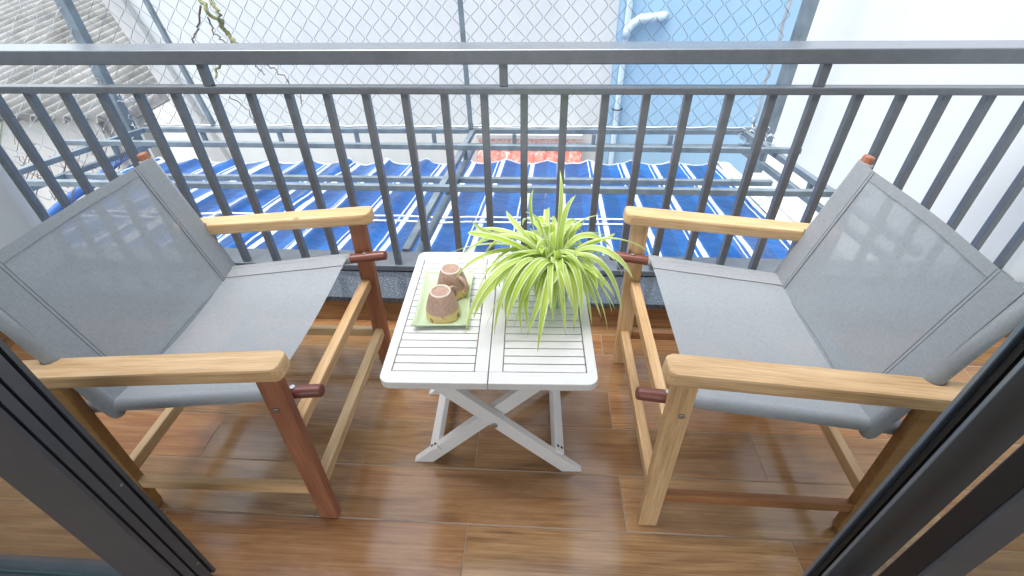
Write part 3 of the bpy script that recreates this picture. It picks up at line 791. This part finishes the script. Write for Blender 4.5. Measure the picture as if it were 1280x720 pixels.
# uprights
rail_part('corner_post', [((-2.63, 2.9, -.1), (-2.66, 2.9, 2.4))], .055)
rail_part('upright', [((-.432, 2.915, ZU+.0145), (-.47, 2.915, 2.4))], .026)
rail_part('corner_post', [((1.37, 2.93, -.1), (1.385, 2.93, 2.4))], .06)
rail_part('brace', [((-2.085, 2.93, ZU+.016), (-2.42, 2.93, 2.4))], .024)
def netting(bm, A, B, z0, z1, p, r, seedv, jit=.0025, side=Vector((0, 1, 0))):
    A, B = Vector(A), Vector(B); L = (B-A).length; d = (B-A)/L; n = int(L/p); rn = random.Random(seedv)
    rows = int((z1-z0)/p); off = {}
    def jt(i, j):
        if (i, j) not in off: off[i, j] = (rn.gauss(0, jit), rn.gauss(0, jit*.6), rn.gauss(0, jit))
        return off[i, j]
    for i in range(n):
        pts = []
        for j in range(rows+1):
            q = i + ((j+i) % 2); e = jt(q, j)
            s = q*p + (.0015 if (j+i) % 2 == 0 else -.0015)
            base = A + d*(s+e[0]); wob = .012*math.sin(base.x*2.1+j*.13)
            c = base + side*(e[1]+wob+(.003 if j % 2 else -.003)) + Vector((0, 0, z0+j*p+e[2]-A.z))
            pts.append(c-O)
        # rounded bends
        fine = []
        for j in range(len(pts)):
            if 0 < j < len(pts)-1:
                fine += [pts[j].lerp(pts[j-1], .08), pts[j].lerp(pts[j+1], .08)]
            else: fine.append(pts[j])
        tube(bm, fine, r, 4)
bm = newbm(); netting(bm, (-2.6, 2.94, ZU), (1.30, 2.955, ZU), ZU+.016, 2.35, .05, .0015, 5); obj('wire_netting', bm, 'wire', t)
bm = newbm(); netting(bm, (-2.62, 2.93, ZU), (-3.6, 1.2, ZU), ZU-.25, 2.35, .05, .0017, 9, .008, Vector((1, 0, 0))); obj('wire_netting', bm, 'wire_b', t)
bm = newbm()  # lashing wire along the lower edge and right edge
rn = random.Random(2)
tube(bm, [G((-2.55+3.83*k/60, 2.93+.008*math.sin(k*1.7), ZU+.022+.004*rn.random())) for k in range(61)], .006, 6)
tube(bm, [G((1.285+.004*math.sin(k), 2.955+.006*math.cos(k*1.3), ZU+.02+2.2*k/40)) for k in range(41)], .008, 6)
for k in range(26):
    c = Vector((1.31+rn.uniform(-.06, .06), 2.91+rn.uniform(-.05, .05), ZU+rn.uniform(-.06, .03))); pts = [c]
    for q in range(5): pts.append(pts[-1]+Vector((rn.uniform(-.03, .03), rn.uniform(-.03, .03), rn.uniform(-.025, .025))))
    tube(bm, [p-O for p in pts], .003, 5)
for k in range(14):
    c = Vector((-2.6+rn.uniform(-.04, .04), 2.9+rn.uniform(-.05, .05), ZU+rn.uniform(-.06, .2))); pts = [c]
    for q in range(5): pts.append(pts[-1]+Vector((rn.uniform(-.03, .03), rn.uniform(-.03, .03), rn.uniform(-.03, .03))))
    tube(bm, [p-O for p in pts], .003, 5)
tag(obj('lashing_wire', bm, 'wire_b', t), kind='stuff')
# ragged rusty netting hanging below the left outrigger
bm = newbm(); rn = random.Random(11)
for k in range(60):
    px, py = rn.uniform(15, 160), rn.uniform(178, 250)
    c = at_z(px, py, .0); pts = [c]
    dv = Vector((rn.choice((-1, 1))*.6, .4, rn.choice((-1, 1))*1.0)).normalized()
    for q in range(3):
        pts.append(pts[-1]+dv*rn.uniform(.03, .06)+Vector((rn.gauss(0, .012),)*3)); 
        if rn.random() < .4: dv.z *= -1
    tube(bm, [p-O for p in pts], .0022, 4)
tag(obj('torn_netting', bm, 'twig', t), kind='stuff')

# dead vine caught in the netting
t = thing('dead_vine', 'bare greenish vine stems caught in the wire netting left of centre', 'vine', at_y(300, 60, 2.97))
OV = t.location.copy()
def vine(pts, r0, r1, m):
    out = []
    P_ = [at_y(x, y, 2.97+.02*math.sin(i*2.0)) for i, (x, y) in enumerate(pts)]
    fine = []
    for i in range(len(P_)-1):
        for k in range(4):
            q = P_[i].lerp(P_[i+1], k/4); fine.append(q-OV+Vector((rnd.gauss(0, .006), rnd.gauss(0, .006), rnd.gauss(0, .006))))
    fine.append(P_[-1]-OV)
    bm = newbm(); tube(bm, fine, r0, 7, radii=[r0+(r1-r0)*i/(len(fine)-1) for i in range(len(fine))]); obj('stem', bm, m, t, True)
vine([(247, -30), (250, 0), (256, 12), (272, 25), (284, 42), (294, 53), (305, 62)], .012, .008, 'branch')
vine([(262, -20), (263, 0), (272, 12), (276, 25), (284, 45), (290, 54)], .010, .007, 'branch')
vine([(252, 8), (247, 35), (242, 52), (238, 70)], .006, .004, 'twig')
vine([(261, 22), (266, 38), (275, 48), (288, 56)], .005, .003, 'twig')
vine([(273, 80), (272, 90), (269, 98)], .009, .005, 'branch')
vine([(333, 82), (345, 88), (358, 98), (362, 105)], .004, .003, 'twig')
vine([(318, 80), (326, 88), (331, 93)], .004, .003, 'twig')
vine([(285, 119), (300, 128), (312, 140), (318, 157)], .0035, .0025, 'twig')
vine([(375, 118), (377, 128), (376, 135)], .004, .002, 'twig')

# ------------------------------------------------------------------ striped awnings below
t = thing('striped_awning', 'blue tarpaulin awning with white stripes sagging below the balcony', 'awning', (-.6, 2.8, -.3))
OA = Vector((-.6, 2.8, -.3))
bm = newbm(); st = bm.verts.layers.float_vector.new('stripe')
nx, ny = 420, 46; V = []
XA, XB = -4.0, 1.46
def xleft(y): return -3.16-.45*(y-2.55)
def awn(x, y):
    Pq = .36
    f = (x+5.04+.015*math.sin(y*2.2+x)) / Pq; fr = f-math.floor(f)
    k = max(0, min(1, (-.35-x)/1.2))                          # pleats get deeper to the left
    sagv = 4*fr*(1-fr)
    z = -.50 -.127*(y-4.0) - (.02+.022*k)*sagv
    z += k*.02*math.exp(-((fr-.1)/.07)**2)
    z += .008*noise.noise(Vector((x*7, y*3, 1.3))) + .006*noise.noise(Vector((x*16, y*9, 4.3)))
    return z
nx = 520
for i in range(nx+1):
    row = []; x = XA+(XB-XA)*i/nx
    for j in range(ny+1):
        v = j/ny; f = (x+5.04)/.36; fr = f-math.floor(f)
        # scalloped far edge; right edge drawn in towards the back
        yfar = 4.05-.055*4*fr*(1-fr); y = 1.72+(yfar-1.72)*v
        x = xleft(y)+(XB-xleft(y))*i/nx; xx = x + (.03*(y-1.7))
        z = awn(x, y); vert = bm.verts.new((xx-OA.x, y-OA.y, z-OA.z)); vert[st] = Vector((x+.0*z+5.2, 1.72+(4.0-1.72)*v, 0)); row.append(vert)
    V.append(row)
for i in range(nx):
    for j in range(ny):
        f = bm.faces.new((V[i][j], V[i+1][j], V[i+1][j+1], V[i][j+1])); f.smooth = True
cl = obj('tarpaulin', bm, 'awning', t)
sm = cl.modifiers.new('cloth', 'SOLIDIFY'); sm.thickness = .003
for k in range(13):
    x = -5.04+.36*(k+7)
    if x > 1.44 or x < -2.75: continue
    pts = [(x+.03*(y-1.7)-OA.x, y-OA.y, -.50-.127*(y-4)-.02-OA.z) for y in (1.7, 2.9, 4.0)]
    bm = newbm(); tube(bm, pts, .013, 8); obj('awning_pole', bm, 'cage', t)
# rolled edge at the left, flowered edging on the right
bm = newbm(); st = bm.verts.layers.float_vector.new('stripe')
for yy in (2.60, 2.68):
    bm = newbm(); tube(bm, [(-3.0+4.5*k/30-OA.x, yy+.006*math.sin(k*2.3)-OA.y, -.494-.127*(yy-4)-OA.z+.004*math.sin(k*1.1)) for k in range(31)], .006, 6); obj('cord', bm, 'cord', t)
bm = newbm(); st = bm.verts.layers.float_vector.new('stripe')
tube(bm, [(xleft(1.75+2.3*k/10)+.03*(2.3*k/10)-OA.x-.02, 1.75+2.3*k/10-OA.y, -.47-.127*(1.75+2.3*k/10-4)-OA.z+.01*math.sin(k*1.7)) for k in range(11)], .032, 12)
obj('rolled_edge', bm, 'awning', t, True)
bm = newbm()
g2 = []
for j in range(30):
    y = 1.75+2.3*j/29; row = []
    for i in range(7):
        u = i/6; x = XB-.015+.14*u+.03*(y-1.7); row.append(Vector((x, y, -.495-.127*(y-4)-.03*u+.012*noise.noise(Vector((x*12, y*8, 2))))) - OA)
    g2.append(row)
sheet(bm, g2); fe = obj('flowered_edging', bm, 'floral', t, True); sm = fe.modifiers.new('cloth', 'SOLIDIFY'); sm.thickness = .003

# ------------------------------------------------------------------ far side of the alley
YF = 4.6
t = thing('far_house_wall', 'greyish white rendered house wall facing the balcony behind the netting', 'wall', (-1.5, YF, -2))
def FW(px, py, y=YF): p = at_y(px, py, y); return p
pa, pb = FW(135, 0), FW(250, 170)
dirv = (pb-pa); k0 = (4.2-pa.z)/dirv.z; pT = pa+dirv*k0; k1 = (-4-pa.z)/dirv.z; pB = pa+dirv*k1
mx = Matrix(((1, 0, 0, 1.5), (0, 0, -1, .25), (0, 1, 0, 2), (0, 0, 0, 1)))
bm = newbm(); prism(bm, [(pB.x, -4), (.628, -4), (.628, 4.2), (pT.x, 4.2)], .25, mx, 0); obj('wall_body', bm, 'wall_far', t)
# raised edge strip along the slanting side
mx2 = Matrix(((1, 0, 0, 1.5), (0, 0, -1, -.001), (0, 1, 0, 2), (0, 0, 0, 1)))
bm = newbm(); prism(bm, [(pB.x, -4), (pB.x+.18, -4), (pT.x+.18, 4.2), (pT.x, 4.2)], .07, mx2, .01); obj('edge_strip', bm, 'white_ledge', t)

t = thing('blue_house_wall', 'sky blue painted house wall behind the netting on the right', 'wall', (1.4, YF, -2))
bm = newbm(); box(bm, (.63-1.4, -.02, -2), (2.7-1.4, .3, 6.2)); obj('wall_body', bm, 'wall_blue', t)
bm = newbm(); box(bm, (.632-1.4, -.05, -2), (.672-1.4, -.0205, 6.2)); obj('corner_strip', bm, 'wall_blue', t)

t = thing('drain_pipe', 'pale blue plastic drain pipe with an elbow on the blue wall', 'pipe', (.705, 4.53, -1))
OP = t.location.copy()
bm = newbm(); tube(bm, [Vector((.70, 4.535, z))-OP for z in (-2.5, -1, 0, 1, 3.2)], .027, 16); obj('pipe_body', bm, 'pipe_blue', t)
el = [at_y(x, y, 4.52) for x, y in ((782, 47), (784, 38), (790, 30), (799, 24), (812, 22), (826, 21))]; el.append(at_y(832, 19, 4.585))
bm = newbm(); tube(bm, [p-OP for p in el], .034, 14); tube(bm, [el[3]-OP, el[3].lerp(el[4], .3)-OP], .039, 14); tube(bm, [el[5].lerp(el[4], .3)-OP, el[5]-OP], .039, 14); obj('elbow', bm, 'pipe_blue', t)
bm = newbm(); p = at_y(772, 137, 4.51); tube(bm, [Vector((.70+.045*math.cos(a*.3), 4.535-.045*math.sin(a*.3), p.z))-OP for a in range(-1, 12)], .006, 6); obj('pipe_clip', bm, 'steel_dark', t)

# small tiled ledge on the far wall
t = thing('tiled_ledge', 'narrow ledge of flaking red tiles beyond the awning at the foot of the far wall', 'ledge', (-.1, 4.4, -.6))
OL = t.location.copy()
x0, x1 = at_y(597, 180, 4.42).x, at_y(727, 180, 4.42).x
bm = newbm(); box(bm, (x0-OL.x, 4.36-OL.y, -.445-OL.z), (x1-OL.x, 4.598-OL.y, -.405-OL.z), .004); obj('cornice', bm, 'white_ledge', t)
bm = newbm(); box(bm, (x0-OL.x, 4.40-OL.y, -.60-OL.z), (x1-OL.x, 4.598-OL.y, -.4455-OL.z)); obj('fascia', bm, 'speck', t)
bm = newbm(); nn = 96
g3 = [[Vector((x0+(x1-x0)*i/nn, 4.40-.035*j, -.585-.030*j+.032*abs(math.sin(math.pi*9*i/nn))-(.012 if j % 3 == 2 else 0)))-OL for j in range(9)] for i in range(nn+1)]
sheet(bm, g3)
rt_ = obj('roof_tiles', bm, 'red', t); sm = rt_.modifiers.new('thick', 'SOLIDIFY'); sm.thickness = .012

# corrugated neighbour roof on the left, rising away
t = thing('corrugated_roof', 'weathered grey corrugated roof of the low house on the left', 'roof', (-4.6, 4.4, -.25))
OR_ = t.location.copy()
YE = 4.25; sl = .34
E0 = at_y(-60, 149, YE); ze = at_y(80, 148.5, YE).z
def on_roof(px, py):
    r = ray(px, py)                                         # plane z = ze + sl*(y-YE)
    k = (ze-H-sl*YE)/(r.z-sl*r.y); p = r*k; p.z += H; return p
ra, rb = on_roof(60, 120), on_roof(175, 62); dv = (rb-ra).normalized()
ex = Vector((1, 0, 0)); perp = ex-dv*ex.dot(dv); perp.normalize()
nrm = dv.cross(perp).normalized(); nrm = nrm if nrm.z > 0 else -nrm
bm = newbm()
Xl, Xr = -9.5, on_roof(158, 148).x
pitch = abs(on_roof(60, 148).x-on_roof(81, 148).x)*abs(perp.x)
na, nt_ = 520, 26; V = []
for i in range(na+1):
    row = []; x = Xl+(Xr-Xl)*i/na
    for j in range(nt_+1):
        p = Vector((x, YE, ze)) + dv*(9*j/nt_) ; s = (p-Vector((0, YE, ze))).dot(perp)
        p += nrm*(.042*math.sin(2*math.pi*s/pitch)+.012*noise.noise(p*1.7)); row.append(bm.verts.new(p-OR_))
    V.append(row)
for i in range(na):
    for j in range(nt_):
        f = bm.faces.new((V[i][j], V[i+1][j], V[i+1][j+1], V[i][j+1])); f.smooth = True
ro = obj('roof_sheet', bm, 'roof', t); sm = ro.modifiers.new('thick', 'SOLIDIFY'); sm.thickness = .012
t = thing('low_house_wall', 'dirty white wall under the corrugated roof with a mossy green patch', 'wall', (-5.5, 4.5, -2))
bm = newbm(); box(bm, (-9.5+5.5, -.12, -2), (Xr-.02+5.5, .1, ze-.03+2)); obj('wall_body', bm, 'wall_low', t)
g0, g1 = at_y(-60, 150, 4.37), at_y(24, 215, 4.37)
bm = newbm(); prism(bm, [(g0.x+5.5, g1.z+2-.6), (g1.x+5.5, g1.z+2-.6), (g1.x+5.5-.02, g0.z+2-.25), (g0.x+5.5+.5, g0.z+2-.02), (g0.x+5.5, g0.z+2)], .012, Matrix(((1, 0, 0, 0), (0, 0, -1, -.1205), (0, 1, 0, 0), (0, 0, 0, 1))), 0); obj('mossy_patch', bm, 'green_stain', t)
bm = newbm(); pp = [at_y(118, 150, 4.33), at_y(136, 175, 4.33)]
tube(bm, [p-t.location for p in (pp[0], pp[0].lerp(pp[1], .5), pp[1], pp[1]+Vector((0.02, 0, -.8)))], .03, 10); obj('downpipe', bm, 'white_ledge', t)

bm = newbm(); box(bm, (-60, -20, -4.2), (60, 120, -4.0)); tag(obj('ground', bm, 'ground'), kind='structure')

# grey pipe end at the right end of the railing
t = thing('pipe_stub', 'short grey plastic pipe behind the right end of the railing', 'pipe', (1.66, 1.40, .1))
bm = newbm(); tube(bm, [(-.06, .0, .045), (-.03, .0, .05), (.0, 0, .05), (.036, .0, .05)], .026, 16); obj('pipe_body', bm, 'cage', t, True)
bm = newbm(); tube(bm, [(-.03, 0, .05), (-.008, 0, .05)], .031, 16); obj('coupling', bm, 'cage', t, True)

# ------------------------------------------------------------------ light
w = bpy.data.worlds.new('World'); scene.world = w; w.use_nodes = True; nt = w.node_tree
sk = nt.nodes.new('ShaderNodeTexSky'); sk.sky_type = 'NISHITA'; sk.sun_disc = False
SE, SA = R(73), R(180+40)
sk.sun_elevation = SE; sk.sun_rotation = SA; sk.air_density = 1.0; sk.dust_density = 3.0; sk.ozone_density = 1.0
hs = nt.nodes.new('ShaderNodeHueSaturation'); hs.inputs['Saturation'].default_value = .4; hs.inputs['Hue'].default_value = .475   # thin overcast: a paler sky
nt.links.new(sk.outputs[0], hs.inputs['Color']); nt.links.new(hs.outputs[0], nt.nodes['Background'].inputs[0]); nt.nodes['Background'].inputs[1].default_value = .15
sl_ = bpy.data.lights.new('sun', 'SUN'); sl_.energy = .85; sl_.angle = R(40); sl_.color = (1, .96, .9)
so = bpy.data.objects.new('sun', sl_); COL.objects.link(so); so.location = (0, 3, 6)
sdir = Vector((math.sin(SA)*math.cos(SE), math.cos(SA)*math.cos(SE), math.sin(SE)))
so.rotation_euler = (-sdir).to_track_quat('-Z', 'Y').to_euler()
vs = scene.view_settings; vs.view_transform = 'Standard'; vs.look = 'None'; vs.gamma = 1; vs.exposure = 1.85
scene.render.engine = 'CYCLES'
scene.cycles.max_bounces = 10; scene.cycles.transparent_max_bounces = 16
